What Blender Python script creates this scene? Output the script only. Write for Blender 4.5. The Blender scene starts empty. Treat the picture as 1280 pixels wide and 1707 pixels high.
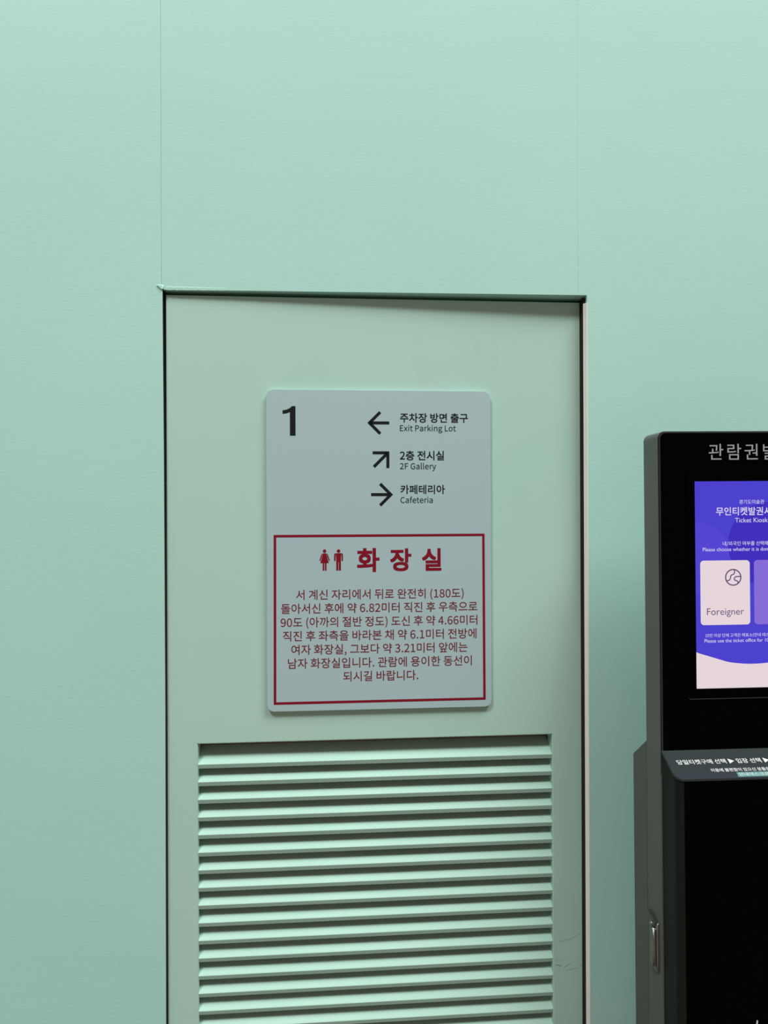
import bpy, bmesh, math, os, random
from mathutils import Vector, Matrix
random.seed(4)
scn = bpy.context.scene
col = scn.collection

# ---------------------------------------------------------------- camera
F_PX = 1282.0
YAW, PITCH, ROLL, DIST = 0.05742, 0.00251, -0.00379, 2.00685
cd = bpy.data.cameras.new('camera')
cd.sensor_fit = 'HORIZONTAL'; cd.sensor_width = 36.0; cd.lens = F_PX / 1280 * 36.0
cd.clip_start = 0.02
cam = bpy.data.objects.new('camera', cd); col.objects.link(cam)
rt = Vector((math.cos(YAW), -math.sin(YAW), 0)); fw = Vector((math.sin(YAW), math.cos(YAW), 0)); up = Vector((0, 0, 1))
fw2 = fw * math.cos(PITCH) + up * math.sin(PITCH); up2 = -fw * math.sin(PITCH) + up * math.cos(PITCH)
r3 = rt * math.cos(ROLL) + up2 * math.sin(ROLL); u3 = -rt * math.sin(ROLL) + up2 * math.cos(ROLL)
M3 = Matrix((r3, u3, -fw2)).transposed()
cam.matrix_world = Matrix.Translation((0, -DIST, 1.5)) @ M3.to_4x4()
scn.camera = cam

# ---------------------------------------------------------------- view, world, lights
vs = scn.view_settings
vs.view_transform = 'Standard'; vs.look = 'None'; vs.exposure = 0.10; vs.gamma = 1.0; vs.use_curve_mapping = False
w = bpy.data.worlds.new('world'); scn.world = w; w.use_nodes = True
K_LIT = 1 / 2 ** vs.exposure
bg = w.node_tree.nodes['Background']
bg.inputs[0].default_value = (1.0, 0.74, 0.64, 1); bg.inputs[1].default_value = 0.20

def area(name, loc, target, sx, sy, power, color=(1, 1, 1)):
    l = bpy.data.lights.new(name, 'AREA'); l.shape = 'RECTANGLE'; l.size = sx; l.size_y = sy
    l.energy = power; l.color = color
    o = bpy.data.objects.new(name, l); col.objects.link(o)
    o.location = loc
    o.rotation_euler = (Vector(target) - Vector(loc)).to_track_quat('-Z', 'Y').to_euler()
    return o
area('ceiling_light_over_door', (-3.4, -6.0, 10.6), (0.1, 0, 1.4), 2.6, 2.0, 690)
area('ceiling_light_over_hall', (5.5, -5.0, 13.0), (0.6, 0, 1.2), 6.0, 4.5, 1380)

# ---------------------------------------------------------------- materials
def lin(c):
    return tuple(((v / 255) / 12.92 if v / 255 <= 0.04045 else ((v / 255 + 0.055) / 1.055) ** 2.4) for v in c)

def mat(name, rgb, rough=0.5, metal=0.0, spec=0.5, coat=0.0):
    m = bpy.data.materials.new(name); m.use_nodes = True
    b = m.node_tree.nodes['Principled BSDF']
    b.inputs['Base Color'].default_value = (*rgb, 1)
    b.inputs['Roughness'].default_value = rough
    b.inputs['Metallic'].default_value = metal
    b.inputs['Specular IOR Level'].default_value = spec
    b.inputs['Coat Weight'].default_value = coat
    return m

def painted(name, rgb, rgb2, rough, vscale, bumps, dirt=None):
    """paint with a slow drift of tone and a rolled, slightly brushed surface"""
    m = mat(name, rgb, rough, spec=0.35); nt = m.node_tree; N = nt.nodes; L = nt.links
    b = N['Principled BSDF']
    tc = N.new('ShaderNodeTexCoord')
    n1 = N.new('ShaderNodeTexNoise'); n1.inputs['Scale'].default_value = vscale; n1.inputs['Detail'].default_value = 4
    L.new(tc.outputs['Object'], n1.inputs['Vector'])
    rp = N.new('ShaderNodeValToRGB')
    rp.color_ramp.elements[0].position = 0.32; rp.color_ramp.elements[0].color = (*rgb, 1)
    rp.color_ramp.elements[1].position = 0.68; rp.color_ramp.elements[1].color = (*rgb2, 1)
    L.new(n1.outputs['Fac'], rp.inputs['Fac'])
    outc = rp.outputs['Color']
    if dirt:
        n2 = N.new('ShaderNodeTexNoise'); n2.inputs['Scale'].default_value = dirt[0]; n2.inputs['Detail'].default_value = 8
        mp = N.new('ShaderNodeMapping'); mp.inputs['Scale'].default_value = (1.0, 1.0, 0.45)
        L.new(tc.outputs['Object'], mp.inputs['Vector']); L.new(mp.outputs[0], n2.inputs['Vector'])
        r2 = N.new('ShaderNodeValToRGB')
        r2.color_ramp.elements[0].position = dirt[1]; r2.color_ramp.elements[0].color = (0, 0, 0, 1)
        r2.color_ramp.elements[1].position = dirt[1] + 0.18; r2.color_ramp.elements[1].color = (dirt[2],) * 3 + (1,)
        L.new(n2.outputs['Fac'], r2.inputs['Fac'])
        mx = N.new('ShaderNodeMixRGB'); mx.inputs['Color2'].default_value = (*dirt[3], 1)
        L.new(r2.outputs['Color'], mx.inputs['Fac']); L.new(outc, mx.inputs['Color1'])
        outc = mx.outputs['Color']
    L.new(outc, b.inputs['Base Color'])
    prev = None
    for sx, sz, strength, dist in bumps:
        mp = N.new('ShaderNodeMapping'); mp.inputs['Scale'].default_value = (sx, sx, sz)
        nn = N.new('ShaderNodeTexNoise'); nn.inputs['Scale'].default_value = 1.0; nn.inputs['Detail'].default_value = 3
        bp = N.new('ShaderNodeBump'); bp.inputs['Strength'].default_value = strength; bp.inputs['Distance'].default_value = dist
        L.new(tc.outputs['Object'], mp.inputs['Vector']); L.new(mp.outputs[0], nn.inputs['Vector'])
        L.new(nn.outputs['Fac'], bp.inputs['Height'])
        if prev: L.new(prev.outputs['Normal'], bp.inputs['Normal'])
        prev = bp
    if prev: L.new(prev.outputs['Normal'], b.inputs['Normal'])
    return m

def emit(name, rgb, k=1.0):
    m = bpy.data.materials.new(name); m.use_nodes = True
    nt = m.node_tree; nt.nodes.clear()
    e = nt.nodes.new('ShaderNodeEmission'); e.inputs[0].default_value = (*rgb, 1); e.inputs[1].default_value = k * K_LIT
    o = nt.nodes.new('ShaderNodeOutputMaterial'); nt.links.new(e.outputs[0], o.inputs[0])
    return m

M_WALL = painted('mint_wall_paint', (0.402, 0.728, 0.633), (0.438, 0.752, 0.66), 0.6, 1.1,
                 [(75, 210, 0.24, 0.0010), (9, 20, 0.07, 0.004)])
M_DOOR = painted('mint_door_paint', (0.42, 0.68, 0.57), (0.45, 0.69, 0.59), 0.5, 2.0,
                 [(6, 9, 0.15, 0.003)], dirt=(3.2, 0.62, 0.22, (0.30, 0.42, 0.33)))
M_SLAT = painted('mint_slat_paint', (0.43, 0.70, 0.59), (0.46, 0.72, 0.62), 0.45, 5.0, [(8, 60, 0.2, 0.0015)])
M_BEAD = painted('off_white_seal', (0.86, 0.87, 0.83), (0.90, 0.90, 0.86), 0.6, 12.0, [(60, 20, 0.3, 0.001)])
M_SHADE_BROWN = mat('shade_tint_brown', (0.42, 0.30, 0.24), 0.8, spec=0.1)  # invented brown that tints the shade between the louvre slats
M_GAP = mat('dark_recess', (0.03, 0.025, 0.02), 0.9, spec=0.1)  # paints shade into the door gaps; also colours the kiosk joints
M_FLOOR = painted('warm_grey_floor', (0.18, 0.14, 0.115), (0.21, 0.165, 0.135), 0.5, 2.0, [(40, 40, 0.1, 0.001)])
M_SIGN = mat('pale_grey_sign_board', (0.40, 0.56, 0.58), 0.45, spec=0.3)
M_INK = mat('black_vinyl', (0.006, 0.010, 0.010), 0.55, spec=0.2)
M_INK2 = mat('grey_black_vinyl', (0.02, 0.03, 0.03), 0.55, spec=0.2)
M_RED = mat('crimson_vinyl', (0.22, 0.004, 0.018), 0.55, spec=0.2)
M_RED2 = mat('dark_red_vinyl', (0.17, 0.012, 0.025), 0.55, spec=0.2)
M_GREY = mat('dark_grey_powder_coat', (0.120, 0.127, 0.121), 0.5, spec=0.3)
M_GREY2 = mat('dark_grey_rear_coat', (0.105, 0.112, 0.105), 0.5, spec=0.3)
M_BLACK = mat('black_glass', (0.0008, 0.0008, 0.0008), 0.4, spec=0.02)
M_FRAME = mat('dark_edge', (0.035, 0.038, 0.038), 0.4, spec=0.3)
M_SATIN = mat('black_satin_panel', (0.0006, 0.0006, 0.0006), 0.6, spec=0.02)
M_SIDE = mat('black_coat', (0.012, 0.014, 0.012), 0.5, spec=0.1)
M_SHELF = mat('dark_glossy_shelf', (0.018, 0.030, 0.030), 0.28, spec=0.5)
M_CHROME = mat('brushed_chrome', (0.33, 0.36, 0.34), 0.3, metal=1.0)
M_LETTER = mat('silver_grey_print', (0.37, 0.41, 0.40), 0.5, spec=0.2)
M_WHITEINK = mat('white_print', (0.75, 0.80, 0.79), 0.5, spec=0.2)
M_TEAL = mat('teal_label', (0.12, 0.30, 0.28), 0.5, spec=0.2)
E_PURPLE = emit('screen_purple', lin((76, 66, 206)))
E_PURPLE_D = emit('screen_purple_deep', lin((64, 48, 188)))
E_PURPLE_L = emit('screen_purple_soft', lin((84, 70, 210)))
E_LAV = emit('screen_lavender', lin((134, 108, 214)))
E_PINK = emit('screen_pale', lin((230, 214, 220)))
E_WHITE = emit('screen_white', lin((222, 214, 240)))
E_PLUM = emit('screen_plum', lin((96, 76, 112)))

# ---------------------------------------------------------------- mesh helpers
def obj(name, bm, m, parent=None, smooth=False):
    me = bpy.data.meshes.new(name)
    bmesh.ops.recalc_face_normals(bm, faces=bm.faces)
    bm.to_mesh(me); bm.free()
    for mm in (m if isinstance(m, (list, tuple)) else [m]): me.materials.append(mm)
    if smooth:
        for p in me.polygons: p.use_smooth = True
    o = bpy.data.objects.new(name, me); col.objects.link(o)
    if parent: o.parent = parent
    return o

def empty(name, loc=(0, 0, 0), rot=(0, 0, 0)):
    o = bpy.data.objects.new(name, None); col.objects.link(o)
    o.location = loc; o.rotation_euler = rot; o.empty_display_size = 0.1
    return o

def tag(o, label=None, cat=None, group=None, kind=None):
    if label: o['label'] = label
    if cat: o['category'] = cat
    if group: o['group'] = group
    if kind: o['kind'] = kind
    return o

def box(bm, x0, x1, y0, y1, z0, z1, bevel=0.0, seg=2):
    r = bmesh.ops.create_cube(bm, size=1.0)
    for v in r['verts']:
        v.co = Vector((x0 + (v.co.x + .5) * (x1 - x0), y0 + (v.co.y + .5) * (y1 - y0), z0 + (v.co.z + .5) * (z1 - z0)))
    if bevel:
        es = list({e for v in r['verts'] for e in v.link_edges})
        bmesh.ops.bevel(bm, geom=es, offset=bevel, segments=seg, affect='EDGES', profile=0.5)

def prism(bm, pts, y0, y1):
    """polygon of (x, z) points pushed through from y0 to y1"""
    a = [bm.verts.new((x, y0, z)) for x, z in pts]; b = [bm.verts.new((x, y1, z)) for x, z in pts]
    n = len(pts)
    fs = [bm.faces.new(a), bm.faces.new(b[::-1])]
    for i in range(n): bm.faces.new((a[i], b[i], b[(i + 1) % n], a[(i + 1) % n]))
    return a, b, fs

def xprism(bm, pts, x0, x1):
    """polygon of (y, z) points pushed through from x0 to x1"""
    a = [bm.verts.new((x0, y, z)) for y, z in pts]; b = [bm.verts.new((x1, y, z)) for y, z in pts]
    n = len(pts)
    bm.faces.new(a); bm.faces.new(b[::-1])
    for i in range(n): bm.faces.new((a[i], b[i], b[(i + 1) % n], a[(i + 1) % n]))

def rrect(x0, x1, z0, z1, r, n=8):
    rs = r if isinstance(r, (list, tuple)) else [r] * 4     # top-right, top-left, bottom-left, bottom-right
    P = []
    for (cx, cz, a0), rr in zip(((x1, z1, 0), (x0, z1, 90), (x0, z0, 180), (x1, z0, 270)), rs):
        if rr <= 0: P.append((cx, cz)); continue
        ox = cx - rr if cx == x1 else cx + rr; oz = cz - rr if cz == z1 else cz + rr
        for i in range(n + 1):
            a = math.radians(a0 + 90 * i / n); P.append((ox + rr * math.cos(a), oz + rr * math.sin(a)))
    return P

def slab(bm, pts, y0, y1, bevel=0.0, seg=2):
    """like prism but with the rim of its front face (y0) rounded over"""
    a, b, fs = prism(bm, pts, y0, y1)
    if bevel:
        bmesh.ops.bevel(bm, geom=list(fs[0].edges), offset=bevel, segments=seg, affect='EDGES', profile=0.5)

def flat(bm, pts, y):
    bm.faces.new([bm.verts.new((x, y, z)) for x, z in pts])

# the CJK face that comes with Blender itself (also the built-in fallback for Hangul)
FONT = None
for kind in ('LOCAL', 'SYSTEM'):
    try:
        p = os.path.join(bpy.utils.resource_path(kind), 'datafiles', 'fonts', 'Noto Sans CJK Regular.woff2')
        if os.path.exists(p): FONT = bpy.data.fonts.load(p); break
    except Exception:
        FONT = None

def text_bm(s, cjk=True, offset=0.0, spacing=1.0):
    c = bpy.data.curves.new('lettering', 'FONT'); c.body = s; c.size = 1.0; c.resolution_u = 4
    if cjk and FONT: c.font = FONT
    c.space_character = spacing
    o = bpy.data.objects.new('lettering', c); col.objects.link(o)
    dg = bpy.context.evaluated_depsgraph_get(); dg.update()
    ev = o.evaluated_get(dg); me = ev.to_mesh()
    bm = bmesh.new(); bm.from_mesh(me); ev.to_mesh_clear()
    bpy.data.objects.remove(o); bpy.data.curves.remove(c)
    if offset:      # a heavier cut: the same outline printed again a hair to every side
        src = [v.co.copy() for v in bm.verts]; fcs = [[v.index for v in f.verts] for f in bm.faces]
        for n_, (dx, dy) in enumerate(((1, 1), (1, -1), (-1, 1), (-1, -1), (1, 0), (-1, 0), (0, 1), (0, -1))):
            nv = [bm.verts.new(p + Vector((dx * offset * EM, dy * offset * EM, 0.00002 * (n_ + 1)))) for p in src]
            for f in fcs: bm.faces.new([nv[i] for i in f])
    return bm

EM = 1.0
_b = text_bm('한'); _y = [v.co.y for v in _b.verts]; HMID = (min(_y) + max(_y)) / 2; EM = (max(_y) - min(_y)) / 0.92; _b.free()
def cap_mid(cjk):
    b = text_bm('E', cjk); y = [v.co.y for v in b.verts]; b.free(); return (min(y) + max(y)) / 2
CMID, CMID2 = cap_mid(True), cap_mid(False)

def lettering(s, x0, x1, z, m, parent, y, cjk=True, weight=0.0, mid=None, spacing=1.0, squash=1.0, frame=None, name='lettering', size=None):
    """one line of print between x0 and x1; z is the height of the line's middle (mid = its middle in ems)"""
    bm = text_bm(s, cjk, weight, spacing)
    xs = [v.co.x for v in bm.verts]; ys = [v.co.y for v in bm.verts]
    a, b = min(xs), max(xs)
    k = (x1 - x0) / (b - a) if size is None else size
    c = mid if mid is not None else (min(ys) + max(ys)) / 2
    for v in bm.verts:
        X = x0 + (v.co.x - a) * k; Z = z + (v.co.y - c) * k * squash
        v.co = frame(X, Z, v.co.z) if frame else Vector((X, y - v.co.z, Z))
    return obj(name, bm, m, parent)

# ================================================================ SETTING
XL, XR, ZT = -0.4505, 0.65722, 2.0791
WT = 0.12
bm = bmesh.new()
# left of the door, its edge not quite plumb
prism(bm, [(-2.6, 0), (-0.4500, 0), (-0.4495, 1.0), (-0.4512, 1.65), (-0.4532, 2.0), (-0.4535, ZT + 0.002), (-0.4559, ZT + 0.006), (-0.4568, 3.7), (-2.6, 3.7)], 0, WT)
# over the door, a hairline joint on its left
prism(bm, [(-0.4554, ZT + 0.006), (-0.4500, ZT + 0.0005), (0.6337, ZT), (0.6341, 3.7), (-0.4562, 3.7)], 0.0002, WT)
# right of the door
prism(bm, [(XR, 0), (3.4, 0), (3.4, 3.7), (0.6343, 3.7), (0.6339, ZT), (XR, ZT)], 0, WT)
box(bm, -0.4564, -0.4552, 0.004, 0.03, 2.08, 3.7)
wall = obj('wall_back', bm, M_WALL); tag(wall, kind='structure')

bm = bmesh.new()   # unseen dark box added behind the door leaf to stop light leaks
box(bm, -0.75, 0.95, 0.20, 0.22, 0, 2.3)
box(bm, -0.75, -0.73, WT, 0.2, 0, 2.3); box(bm, 0.93, 0.95, WT, 0.2, 0, 2.3); box(bm, -0.75, 0.95, WT, 0.2, 2.28, 2.3)
tag(obj('light_leak_box', bm, M_GAP), kind='structure')

bm = bmesh.new(); box(bm, -2.6, 3.4, -9.0, 0.25, -0.05, 0)
tag(obj('floor', bm, M_FLOOR), kind='structure')

def strip(z0, z1, quad):
    """upright strip whose plan is the four (x, y) points of quad; the points may shift with height"""
    bm = bmesh.new(); zs = z0 if isinstance(z0, list) else [(z0, 0), (z1, 0)]
    rings = [[bm.verts.new((x + dx, y, z)) for x, y in quad] for z, dx in zs]; n = len(quad)
    bm.faces.new(rings[0]); bm.faces.new(rings[-1][::-1])
    for a, b in zip(rings, rings[1:]):
        for k in range(n): bm.faces.new((a[k], b[k], b[(k + 1) % n], a[(k + 1) % n]))
    return bm
# pale seal along the closing edge; dark strips paint gap shade on both edges
tag(obj('trim_1', strip(0.0, ZT - 0.020, [(XR + 0.0008, -0.0004), (XR - 0.0008, -0.0004), (XR - 0.0068, 0.0118), (XR + 0.0008, 0.0118)]), M_BEAD), kind='structure')
tag(obj('gap_shade_right', strip(0.0, ZT - 0.004, [(XR + 0.0005, 0.0120), (XR - 0.0064, 0.0120), (XR - 0.0064, 0.10), (XR + 0.0005, 0.10)]), M_GAP), kind='structure')
tag(obj('gap_shade_left', strip([(0, -0.0495), (1.0, -0.0490), (1.65, -0.0507), (2.0, -0.0527), (ZT, -0.0530)], None, [(-0.4010, 0.0008), (-0.3998, 0.0008), (-0.3998, 0.10), (-0.4010, 0.10)]), M_GAP), kind='structure')

bm = bmesh.new()   # rough, cracked bead of paint over the opening's hinge corner
n = 46; prev = None
for i in range(n + 1):
    x = -0.444 + 0.15 * i / n; f = 1 - i / n
    h = 0.0022 + 0.0035 * f * random.random() + 0.001 * math.sin(i * .9); d = 0.0001 + (0.0002 + 0.0006 * random.random()) * f ** 1.5
    ring = [bm.verts.new((x, 0.0006, ZT + 0.0090 + h * .5)), bm.verts.new((x, -d, ZT + 0.0040 + h * .6)), bm.verts.new((x, -d * .6, ZT + 0.0005 - h * .25)), bm.verts.new((x, 0.006, ZT + 0.0002))]
    if prev:
        for k in range(3): bm.faces.new((prev[k], prev[k + 1], ring[k + 1], ring[k]))
    prev = ring
tag(obj('paint_ridge', bm, M_WALL, wall))
bm = bmesh.new()   # the lifted flake at the corner itself
P = [(-0.4690, -0.0006, 2.0885), (-0.4640, -0.0030, 2.0900), (-0.4545, -0.0030, 2.0895), (-0.4500, -0.0022, 2.0870), (-0.4508, -0.0040, 2.0815), (-0.4535, -0.0042, 2.0795), (-0.4600, -0.0030, 2.0840)]
top = [bm.verts.new(p) for p in P]; bot = [bm.verts.new((p[0], 0.0004, p[2] + (0.0016 if p[2] < 2.086 else 0.0028))) for p in P]
bm.faces.new(top)
for i in range(len(P)): bm.faces.new((top[i], top[(i + 1) % len(P)], bot[(i + 1) % len(P)], bot[i]))
obj('paint_flake', bm, M_WALL, wall)

# ================================================================ LOUVRED DOOR
HX, HA, HW, HZ = -0.44785, 0.02388, 1.09823, 2.0697
L0, L1, LT, LB = 0.0782, 1.0167, 0.9046, 0.112
TH = 0.042
bm = bmesh.new()
def quadring(y):
    o = [(0, 0.008), (HW, 0.008), (HW, HZ), (0, HZ)]; i = [(L0, LB), (L1, LB), (L1, LT), (L0, LT)]
    return [bm.verts.new((x, y, z)) for x, z in o], [bm.verts.new((x, y, z)) for x, z in i]
oa, ia = quadring(0.0); ob, ib = quadring(TH)
outer_front = []
for k in range(4):
    j = (k + 1) % 4
    bm.faces.new((oa[k], oa[j], ia[j], ia[k])); bm.faces.new((ob[k], ib[k], ib[j], ob[j]))
    bm.faces.new((oa[k], ob[k], ob[j], oa[j])); f = bm.faces.new((ia[k], ia[j], ib[j], ib[k]))
    if k == 2: f.material_index = 1      # the head of the louvre opening takes the brown shade tint
es = [e for e in bm.edges if all(abs(v.co.y) < 1e-6 for v in e.verts) and len({oa.index(v) if v in oa else -1 for v in e.verts} - {-1}) == 2]
bmesh.ops.bevel(bm, geom=es, offset=0.0022, segments=2, affect='EDGES', profile=0.5)
es = [e for e in bm.edges if all(v in ia for v in e.verts) and all(abs(v.co.y) < 1e-6 for v in e.verts)]
bmesh.ops.bevel(bm, geom=es, offset=0.0024, segments=1, affect='EDGES')
door = obj('door_1', bm, [M_DOOR, M_SHADE_BROWN])
door.location = (HX, 0.012, 0); door.rotation_euler = (0, 0, HA)
tag(door, kind='structure')

bm = bmesh.new()
LV0, LVP, TAN = 0.85181, 0.04569, math.tan(math.radians(30))
for i in range(17):
    z = LV0 - LVP * i
    D = 0.058
    pts = [(0.0052, z - 0.0124), (0.0010, z - 0.0010), (0.0020, z + 0.0006), (D, z + D * TAN - 0.0005), (D, z + D * TAN - 0.0125)]
    if i == 16: pts = [(0.0030, LB), (0.0010, z - 0.0010), (0.0020, z + 0.0006), (D, z + D * TAN), (D, LB)]
    n0 = len(bm.faces); xprism(bm, pts, L0, L1)
    bm.faces.ensure_lookup_table()
    bm.faces[n0 + 2 + 3].material_index = 1; bm.faces[n0 + 2 + 4].material_index = 1   # back edge and underside take the brown shade tint
obj('louvre_slats', bm, [M_SLAT, M_SHADE_BROWN], door)
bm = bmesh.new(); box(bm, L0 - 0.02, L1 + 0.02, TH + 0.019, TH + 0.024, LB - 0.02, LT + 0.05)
tag(obj('louvre_backing', bm, M_SHADE_BROWN, door), 'dark backing behind the louvre slats')

# scuffs and scratches low on the closing stile
def stroke(bm, pts, wd, y):
    for i in range(len(pts) - 1):
        a, b = Vector(pts[i]), Vector(pts[i + 1]); d = (b - a).normalized(); nrm = Vector((-d.y, d.x)) * wd / 2; e = d * wd * .2
        q = [a + nrm - e, a - nrm - e, b - nrm + e, b + nrm + e]
        flat(bm, [(p.x, p.y) for p in q], y)
bm = bmesh.new()
for L, wd in (([(1.0337, 0.346), (1.0601, 0.3512), (1.0767, 0.3569), (1.0917, 0.3658)], 0.0008), ([(1.0251, 0.2852), (1.0383, 0.2813)], 0.0022), ([(1.0219, 0.2966), (1.0401, 0.2973)], 0.0007),
              ([(1.0449, 0.2745), (1.0549, 0.282), (1.0632, 0.2865)], 0.0012), ([(1.0498, 0.2678), (1.0664, 0.2701), (1.083, 0.2741)], 0.0009), ([(1.0897, 0.2835), (1.0946, 0.2784)], 0.0016)):
    stroke(bm, L, wd, -0.0002)
tag(obj('scuff_marks', bm, mat('dull_green_scuff', (0.26, 0.36, 0.29), 0.7, spec=0.1), door), 'faint darker scuffs')

# ================================================================ SIGN ON THE DOOR
SU0, SU1, SZ0, SZ1 = 0.2581, 0.8492, 0.9870, 1.8249
SW, SH = (SU1 - SU0) / 2, (SZ1 - SZ0) / 2
Dm = Matrix.Translation((HX, 0.012, 0)) @ Matrix.Rotation(HA, 4, 'Z')
sign = empty('wayfinding_sign')
sign.matrix_world = Dm @ Matrix.Translation(((SU0 + SU1) / 2, 0, (SZ0 + SZ1) / 2))
tag(sign, 'pale grey wayfinding board with black arrows and red framed restroom notice on mint door', 'sign')
bm = bmesh.new()
slab(bm, rrect(-SW, SW, -SH, SH, 0.016), -0.0110, -0.0002, 0.0008, 2)
obj('board', bm, M_SIGN, sign)
YS = -0.0113
def word(s, x0, x1, z, m, **k): return lettering(s, x0, x1, z, m, sign, YS, **k)
bm = bmesh.new()   # the floor number, a plain bold figure without a foot
flat(bm, [(-0.2350, 0.2991), (-0.2204, 0.2991), (-0.2204, 0.3763), (-0.2296, 0.3763), (-0.2345, 0.3716), (-0.2425, 0.3672), (-0.2540, 0.3650), (-0.2540, 0.3560), (-0.2440, 0.3570), (-0.2350, 0.3605)], YS)
bmesh.ops.triangulate(bm, faces=bm.faces)
obj('floor_number', bm, M_INK, sign)
for a in (('주차장 방면 출구', 0.0534, 0.2351, 0.3477), ('2층 전시실', 0.0530, 0.1704, 0.2481), ('카페테리아', 0.0542, 0.1725, 0.1584)):
    tag(word(*a, M_INK, weight=0.016), 'black Korean destination lettering')
for s, x0, x1, z in (('Exit Parking Lot', 0.0533, 0.2023, 0.3203), ('2F Gallery', 0.0529, 0.1492, 0.2198), ('Cafeteria', 0.0541, 0.1398, 0.1306)):
    tag(word(s, x0, x1, z, M_INK, mid=CMID, weight=0.003), 'small dark English destination lettering')

def arrow(cx, cz, ang):
    """open headed arrow drawn pointing left, then turned"""
    T = 0.0080; bm = bmesh.new(); ca, sa = math.cos(ang), math.sin(ang)
    def rot(p): return (cx + p[0] * ca - p[1] * sa, cz + p[0] * sa + p[1] * ca)
    t, A, c = -0.0290, 0.0312, T * 0.7071
    for sg in (1, -1):
        flat(bm, [rot(p) for p in ((t, 0), (t + A, A * sg), (t + A + c, (A - c) * sg), (t + 2 * c, 0))], YS)
    flat(bm, [rot(p) for p in ((t + c * 1.2, T / 2), (0.0290, T / 2), (0.0290, -T / 2), (t + c * 1.2, -T / 2))], YS)
    return bm
tag(obj('arrow', arrow(-0.0038, 0.3337, 0), M_INK, sign), 'black arrow pointing to the parking lot exit')
tag(obj('arrow', arrow(0.0045, 0.2385, math.radians(-135)), M_INK, sign), 'black slanting arrow for the upstairs gallery')
tag(obj('arrow', arrow(0.0053, 0.1450, math.pi), M_INK, sign), 'black arrow pointing to the cafeteria')

bm = bmesh.new()
O = [(-0.2792, -0.4014), (0.2797, -0.4010), (0.2785, 0.0408), (-0.2780, 0.0404)]
I = [(O[0][0] + .0066, O[0][1] + .0066), (O[1][0] - .0066, O[1][1] + .0066), (O[2][0] - .0066, O[2][1] - .0066), (O[3][0] + .0066, O[3][1] - .0066)]
vo = [bm.verts.new((x, YS, z)) for x, z in O]; vi = [bm.verts.new((x, YS, z)) for x, z in I]
for k in range(4): bm.faces.new((vo[k], vo[(k + 1) % 4], vi[(k + 1) % 4], vi[k]))
tag(obj('notice_border', bm, M_RED, sign), 'crimson rectangular outline round the notice')

def disc(cx, cz, r, n=24): return [(cx + r * math.cos(2 * math.pi * i / n), cz + r * math.sin(2 * math.pi * i / n)) for i in range(n)]
def pictogram(cx, cz, h, woman):
    bm = bmesh.new(); s = h / 100.0
    def P(pts, mirror=False):
        q = [(cx + (-x if mirror else x) * s, cz + (z - 50) * s) for x, z in pts]
        flat(bm, q[::-1] if mirror else q, YS)
    P([(x, z) for x, z in disc(0, 92, 8.2)])
    if woman:
        P([(-9, 80), (-7, 82), (7, 82), (9, 80), (11, 66), (20, 36), (-20, 36), (-11, 66)])
        for mfl in (False, True):
            P([(10.5, 81.5), (14, 79), (24, 50), (23.5, 47), (20.5, 46.5), (19, 48.5), (11.5, 70)], mfl)
            P([(1.3, 36), (9, 36), (9, 2), (7.5, 0.5), (2.8, 0.5), (1.3, 2)], mfl)
    else:
        P([(-12, 82), (12, 82), (11, 40), (-11, 40)])
        for mfl in (False, True):
            P([(12.5, 82), (17, 81), (20.5, 77), (20.8, 47), (19, 44.5), (16, 44.5), (14.3, 47), (13.6, 70)], mfl)
            P([(1.1, 40), (11, 40), (11, 2), (9, 0.5), (3, 0.5), (1.1, 2)], mfl)
    bmesh.ops.triangulate(bm, faces=bm.faces)
    return bm
tag(obj('pictogram', pictogram(-0.1461, -0.0262, 0.0560, True), M_RED, sign), 'crimson figure in a skirt')
tag(obj('pictogram', pictogram(-0.1096, -0.0262, 0.0560, False), M_RED, sign), 'crimson figure with straight legs')
for s, x0, x1 in (('화', -0.0613, -0.0021), ('장', 0.0262, 0.0823), ('실', 0.1107, 0.1622)):
    tag(word(s, x0, x1, -0.0268, M_RED, weight=0.028), 'large bold crimson heading letter')
NOTICE = (('서 계신 자리에서 뒤로 완전히 (180도)', -0.2205, 0.2216), ('돌아서신 후에 약 6.82미터 직진 후 우측으로', -0.2595, 0.2583),
          ('90도 (아까의 절반 정도) 도신 후 약 4.66미터', -0.2606, 0.2581), ('직진 후 좌측을 바라본 채 약 6.1미터 전방에', -0.2549, 0.2555),
          ('여자 화장실, 그보다 약 3.21미터 앞에는', -0.2332, 0.2311), ('남자 화장실입니다. 관람에 용이한 동선이', -0.2420, 0.2426), ('되시길 바랍니다.', -0.0983, 0.0995))
for i, (s, x0, x1) in enumerate(NOTICE):
    tag(word(s, x0, x1, -0.1160 - 0.0358 * i, M_RED2, mid=HMID, weight=0.004), 'dark red line of the restroom directions')

# ================================================================ TICKET KIOSK
KW = 0.4352
kiosk = empty('ticket_kiosk', (0.7384, -0.2825, 0.0), (0, -0.0053, -0.001))
tag(kiosk, 'tall black and grey self service ticket kiosk with a purple touchscreen beside the door', 'kiosk')
ZTOP, HD, BD, SHB, SHE, SHF = 1.6874, 0.0855, 0.1714, 0.9553, 0.0777, 0.9155

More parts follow.
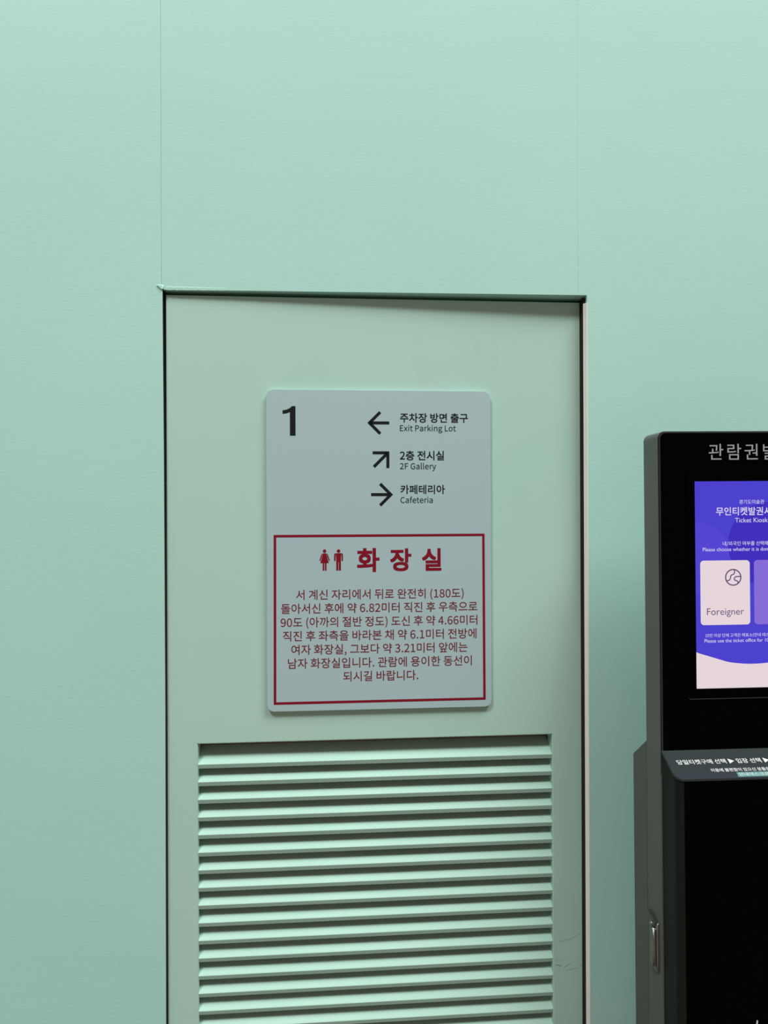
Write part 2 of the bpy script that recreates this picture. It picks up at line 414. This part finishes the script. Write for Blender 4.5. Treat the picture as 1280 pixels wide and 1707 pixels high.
bm = bmesh.new()   # grey outer shell, round shouldered
slab(bm, rrect(0, KW, 0.0, ZTOP, [0.017, 0.017, 0, 0], 10), 0.0045, HD, 0.0008, 1)
obj('housing', bm, M_GREY, kiosk)
bm = bmesh.new()   # dark shadow joint and thin edge round the glass
slab(bm, rrect(0.0026, KW - 0.0026, 0.90, ZTOP - 0.0026, [0.0152, 0.0152, 0, 0], 10), 0.0004, 0.0045, 0.0007, 2)
obj('edge_frame', bm, M_FRAME, kiosk)
bm = bmesh.new()
slab(bm, rrect(0.0007, KW - 0.0007, 0.90, ZTOP - 0.0007, [0.0165, 0.0165, 0, 0], 10), 0.0038, 0.0050)
obj('shadow_joint', bm, M_GAP, kiosk)
bm = bmesh.new()
slab(bm, rrect(0.0046, KW - 0.0046, 0.90, ZTOP - 0.0044, [0.0135, 0.0135, 0, 0], 10), 0.0, 0.0034, 0.0006, 2)
glass = obj('front_glass', bm, M_BLACK, kiosk)
tag(lettering('관람권발매', 0.1183, 0.3195, 1.6396, M_LETTER, kiosk, -0.0004, spacing=1.08, mid=HMID), 'silver grey Korean heading above the screen')

SX0, SX1, SB, ST = 0.0836, 0.3516, 1.0955, 1.5715
bm = bmesh.new()   # raised black surround of the screen
bz = [(SX0 - 0.019, SB - 0.0215), (SX1 + 0.019, SB - 0.0215), (SX1 + 0.019, ST + 0.02), (SX0 - 0.019, ST + 0.02)]
xo = [bm.verts.new((x, -0.0022, z)) for x, z in bz]; xi = [bm.verts.new((x, -0.0022, z)) for x, z in ((SX0, SB), (SX1, SB), (SX1, ST), (SX0, ST))]
xb = [bm.verts.new((x, 0.0002, z)) for x, z in bz]; xs_ = [bm.verts.new((x, 0.0002, z)) for x, z in ((SX0, SB), (SX1, SB), (SX1, ST), (SX0, ST))]
for k in range(4):
    j = (k + 1) % 4
    bm.faces.new((xo[k], xo[j], xi[j], xi[k])); bm.faces.new((xo[k], xb[k], xb[j], xo[j])); bm.faces.new((xi[k], xi[j], xs_[j], xs_[k]))
obj('screen_surround', bm, M_BLACK, kiosk)
bm = bmesh.new()   # thin grey strip painting the light caught along the surround's foot
prism(bm, [(SX0 - 0.019, SB - 0.0205), (SX0 - 0.0182, SB - 0.0205), (SX0 - 0.0145, SB - 0.0233), (SX1 + 0.0145, SB - 0.0233), (SX1 + 0.0182, SB - 0.0205), (SX1 + 0.019, SB - 0.0205), (SX1 + 0.0148, SB - 0.0242), (SX0 - 0.0148, SB - 0.0242)][::-1], -0.0026, 0.0002)
obj('screen_edge_glint', bm, mat('grey_glint', (0.05, 0.055, 0.055), 0.5), kiosk)

# the lit picture on the touchscreen
bm = bmesh.new(); flat(bm, [(SX0, SB), (SX1, SB), (SX1, ST), (SX0, ST)], -0.0010)
screen = tag(obj('screen', bm, E_PURPLE, kiosk), 'lit purple touchscreen')
SXC = (SX0 + SX1) / 2
def clipdisc(cx, cz, r, y, m, name, zmin=SB, n=72):
    """part of a disc that falls on the screen"""
    P = []
    for x, z in disc(cx, cz, r, n): P.append((min(max(x, SX0), SX1), min(max(z, zmin), ST)))
    Q = [p for i, p in enumerate(P) if p != P[i - 1]]
    bm = bmesh.new(); flat(bm, Q, y); bmesh.ops.triangulate(bm, faces=bm.faces)
    return obj(name, bm, m, screen)
clipdisc(SX0 + 0.005, 1.395, 0.082, -0.00102, E_PURPLE_L, 'screen_shape')
clipdisc(SXC + 0.042, 1.425, 0.098, -0.00104, E_PURPLE_D, 'screen_shape')
bm = bmesh.new()   # pale foot of the picture under a wide arc
Rr, zb = 0.319, 1.1500
arc = []
for i in range(41):
    x = SX0 + (SX1 - SX0) * i / 40; arc.append((x, zb + Rr - math.sqrt(Rr * Rr - (x - SXC) ** 2)))
flat(bm, [(SX0, SB), (SX1, SB)] + arc[::-1], -0.00108); bmesh.ops.triangulate(bm, faces=bm.faces)
tag(obj('screen_shape', bm, E_PINK, screen), 'pale pink foot of the screen picture')
bm = bmesh.new(); flat(bm, rrect(0.0952, 0.2123, 1.2410, 1.3892, 0.008), -0.0012)
tag(obj('choice_card', bm, E_PINK, screen), 'pale card for foreign visitors')
bm = bmesh.new(); flat(bm, rrect(0.2222, 0.3384, 1.2410, 1.3892, 0.008), -0.0012)
tag(obj('choice_card', bm, E_LAV, screen), 'lavender card')
def bez(p0, p1, p2, p3, n=8):
    return [tuple((1 - t) ** 3 * a + 3 * (1 - t) ** 2 * t * b + 3 * (1 - t) * t * t * c + t ** 3 * d for a, b, c, d in zip(p0, p1, p2, p3)) for t in [i / n for i in range(n + 1)]]
bm = bmesh.new(); gx, gz, gr = 0.1728, 1.3500, 0.0180
ringp = disc(gx, gz, gr, 40); stroke(bm, ringp + [ringp[0]], 0.0029, -0.0014)
def G(*p): return [(gx + a * gr, gz + b * gr) for a, b in p]
stroke(bm, bez(*G((0.12, 0.98), (0.25, 0.6), (0.15, 0.38), (-0.12, 0.34))) + bez(*G((-0.12, 0.34), (-0.42, 0.28), (-0.3, 0.0), (-0.4, -0.2)))[1:] + bez(*G((-0.4, -0.2), (-0.5, -0.42), (-0.7, -0.42), (-0.88, -0.42)))[1:], 0.0026, -0.00142)
stroke(bm, bez(*G((0.98, 0.1), (0.7, 0.1), (0.5, 0.14), (0.3, 0.06))) + bez(*G((0.3, 0.06), (0.05, -0.08), (0.1, -0.38), (0.35, -0.42)))[1:] + bez(*G((0.35, -0.42), (0.6, -0.44), (0.62, -0.55), (0.6, -0.78)))[1:], 0.0026, -0.00142)
tag(obj('globe_icon', bm, E_PLUM, screen), 'round plum globe icon')
def lit(s, x0, x1, z, m=E_WHITE, **k): return lettering(s, x0, x1, z, m, screen, -0.0015, **k)
lit('경기도미술관', 0.1886, 0.2480, 1.5237)
lit('무인티켓발권시스템', 0.1337, 0.3020, 1.5022, weight=0.012)
lit('Ticket Kiosk', 0.1787, 0.2562, 1.4815, cjk=False)
lit('내/외국인 여부를 선택해주세요', 0.1488, 0.2870, 1.4275)
lit('Please choose whether it is domestic or foreign', 0.1014, 0.3338, 1.4135, cjk=False)
tag(lit('Foreigner', 0.1099, 0.1976, 1.2718, E_PLUM, cjk=False, mid=CMID2), 'plum word on the pale card')
lit('10인 이상 단체 고객은 매표소(안내 데스크)를 이용해주세요', 0.1054, 0.3298, 1.2165)
lit('Please use the ticket office for 10 or more people', 0.1034, 0.3318, 1.2035, cjk=False)

# grey box carried on the back of the shell, sloping top
bm = bmesh.new()
xprism(bm, [(HD + 0.0042, 0.0), (BD, 0.0), (BD, 0.8955), (HD + 0.0042, 0.9512)], 0.0005, KW - 0.0005)
obj('rear_box', bm, M_GREY2, kiosk)
bm = bmesh.new(); box(bm, 0.012, KW - 0.012, HD - 0.002, HD + 0.008, 0.02, 0.93)
obj('rear_joint', bm, M_GAP, kiosk)

# black lower box standing out in front, front corners rounded in plan
bm = bmesh.new()
def plan(x0, x1, y0, y1, r, n=8):
    P = [(x1, y1)]
    P += [(x0, y1)]
    P += [(x0 + r - r * math.cos(math.radians(90 * i / n)), y0 + r - r * math.sin(math.radians(90 * i / n))) for i in range(n + 1)]
    P += [(x1 - r + r * math.sin(math.radians(90 * i / n)), y0 + r - r * math.cos(math.radians(90 * i / n))) for i in range(n + 1)]
    return P
slope = (SHB - SHF) / SHE
def loft(bm, P, zlo, zhi):
    a = [bm.verts.new((x, y, zlo(x, y))) for x, y in P]; b = [bm.verts.new((x, y, zhi(x, y))) for x, y in P]; n = len(P)
    bm.faces.new(a[::-1]); bm.faces.new(b)
    for i in range(n): bm.faces.new((a[i], a[(i + 1) % n], b[(i + 1) % n], b[i]))
loft(bm, plan(0.0030, KW - 0.0030, -SHE + 0.0020, 0.0035, 0.016), lambda x, y: 0.02, lambda x, y: SHB + slope * y - 0.0055)
low = obj('lower_cabinet', bm, M_SIDE, kiosk, smooth=False)
bm = bmesh.new()
box(bm, 0.0190, KW - 0.0190, -SHE + 0.0004, -SHE + 0.0030, 0.03, SHF - 0.0062)
obj('lower_front_panel', bm, M_SATIN, kiosk)
bm = bmesh.new()
loft(bm, plan(0.0005, KW - 0.0005, -SHE - 0.0004, 0.0, 0.017), lambda x, y: SHB + slope * y - 0.0045, lambda x, y: SHB + slope * y)
bmesh.ops.bevel(bm, geom=[e for e in bm.edges if all(abs(v.co.z - (SHB + slope * v.co.y)) < 1e-5 for v in e.verts)], offset=0.0007, segments=2, affect='EDGES')
shelf = obj('shelf', bm, M_SHELF, kiosk)
SD = Vector((0, -SHE, SHF - SHB)).normalized(); SN = Vector((0, SD.z, -SD.y)).normalized()
if SN.z < 0: SN = -SN
def on_shelf(lift):
    # Z given here is minus the distance down the slope
    return lambda X, Z, h=0.0: Vector((X, 0, SHB)) + SD * (-Z) + SN * (lift + h)
fr = on_shelf(0.0004)
_b = text_bm('당일티켓구매 선택'); _x = [v.co.x for v in _b.verts]; K1 = 0.1124 / (max(_x) - min(_x)); _b.free()
lettering('당일티켓구매 선택 ▶ 입장 선택 ▶ 인원 선택 ▶ 결제', 0.0215, 0.40, -0.0376, M_WHITEINK, shelf, 0, weight=0.010, frame=fr, mid=HMID, size=K1)
lettering('이용에 불편함이 있으신 분들은 매표소를 이용해 주세요', 0.0885, 0.3300, -0.0636, M_WHITEINK, shelf, 0, weight=0.010, frame=fr, mid=HMID)
bm = bmesh.new(); f2 = on_shelf(0.0003)
bm.faces.new([bm.verts.new(f2(x, z)) for x, z in ((0.1415, -0.0845), (0.2960, -0.0845), (0.2960, -0.0712), (0.1430, -0.0712))])
tag(obj('shelf_label', bm, M_TEAL, shelf), 'pale teal strip of small print')
lettering('안내데스크로 문의 바랍니다', 0.1460, 0.2900, -0.0778, M_WHITEINK, shelf, 0, frame=on_shelf(0.0006), mid=HMID, squash=0.8)

# swing latch on the left flank
def side_slab(bm, pts, x0, x1, bevel=0.0):
    """polygon of (y, z) points standing out from the flank towards -x"""
    n = len(pts)
    a = [bm.verts.new((x0, y, z)) for y, z in pts]; b = [bm.verts.new((x1, y, z)) for y, z in pts]
    f = bm.faces.new(b); bm.faces.new(a[::-1])
    for i in range(n): bm.faces.new((a[i], a[(i + 1) % n], b[(i + 1) % n], b[i]))
    if bevel: bmesh.ops.bevel(bm, geom=list(f.edges), offset=bevel, segments=3, affect='EDGES')
bm = bmesh.new(); side_slab(bm, rrect(0.0215, 0.0655, 0.4320, 0.5480, [0.014, 0.004, 0.003, 0.018]), 0, -0.0040, 0.0015)
latch = tag(obj('latch', bm, M_CHROME, kiosk, True), 'chrome swing latch on the grey flank')
bm = bmesh.new(); side_slab(bm, rrect(0.0270, 0.0450, 0.4420, 0.5330, [0.004, 0.004, 0.006, 0.006]), -0.0040, -0.0120, 0.0035)
obj('latch_lever', bm, M_CHROME, latch, True)
bm = bmesh.new(); side_slab(bm, disc(0.0520, 0.5330, 0.0065, 20), -0.0030, -0.0100, 0.0012)
obj('lock_cylinder', bm, M_CHROME, latch, True)
bm = bmesh.new()
side_slab(bm, [(0.0250, 0.5440), (0.0250, 0.5480), (0.0640, 0.5600), (0.0640, 0.5560)], -0.0020, -0.0100, 0.001)
side_slab(bm, [(0.0290, 0.5370), (0.0290, 0.5405), (0.0660, 0.5520), (0.0660, 0.5485)], -0.0020, -0.0090, 0.001)
obj('latch_hinge', bm, M_CHROME, latch)

# white mark low on the black front
bm = bmesh.new()
flat(bm, [(0.1715, 0.352), (0.1752, 0.352), (0.1790, 0.3800), (0.1762, 0.3815)], -SHE + 0.0001)
obj('printed_mark', bm, M_WHITEINK, kiosk)
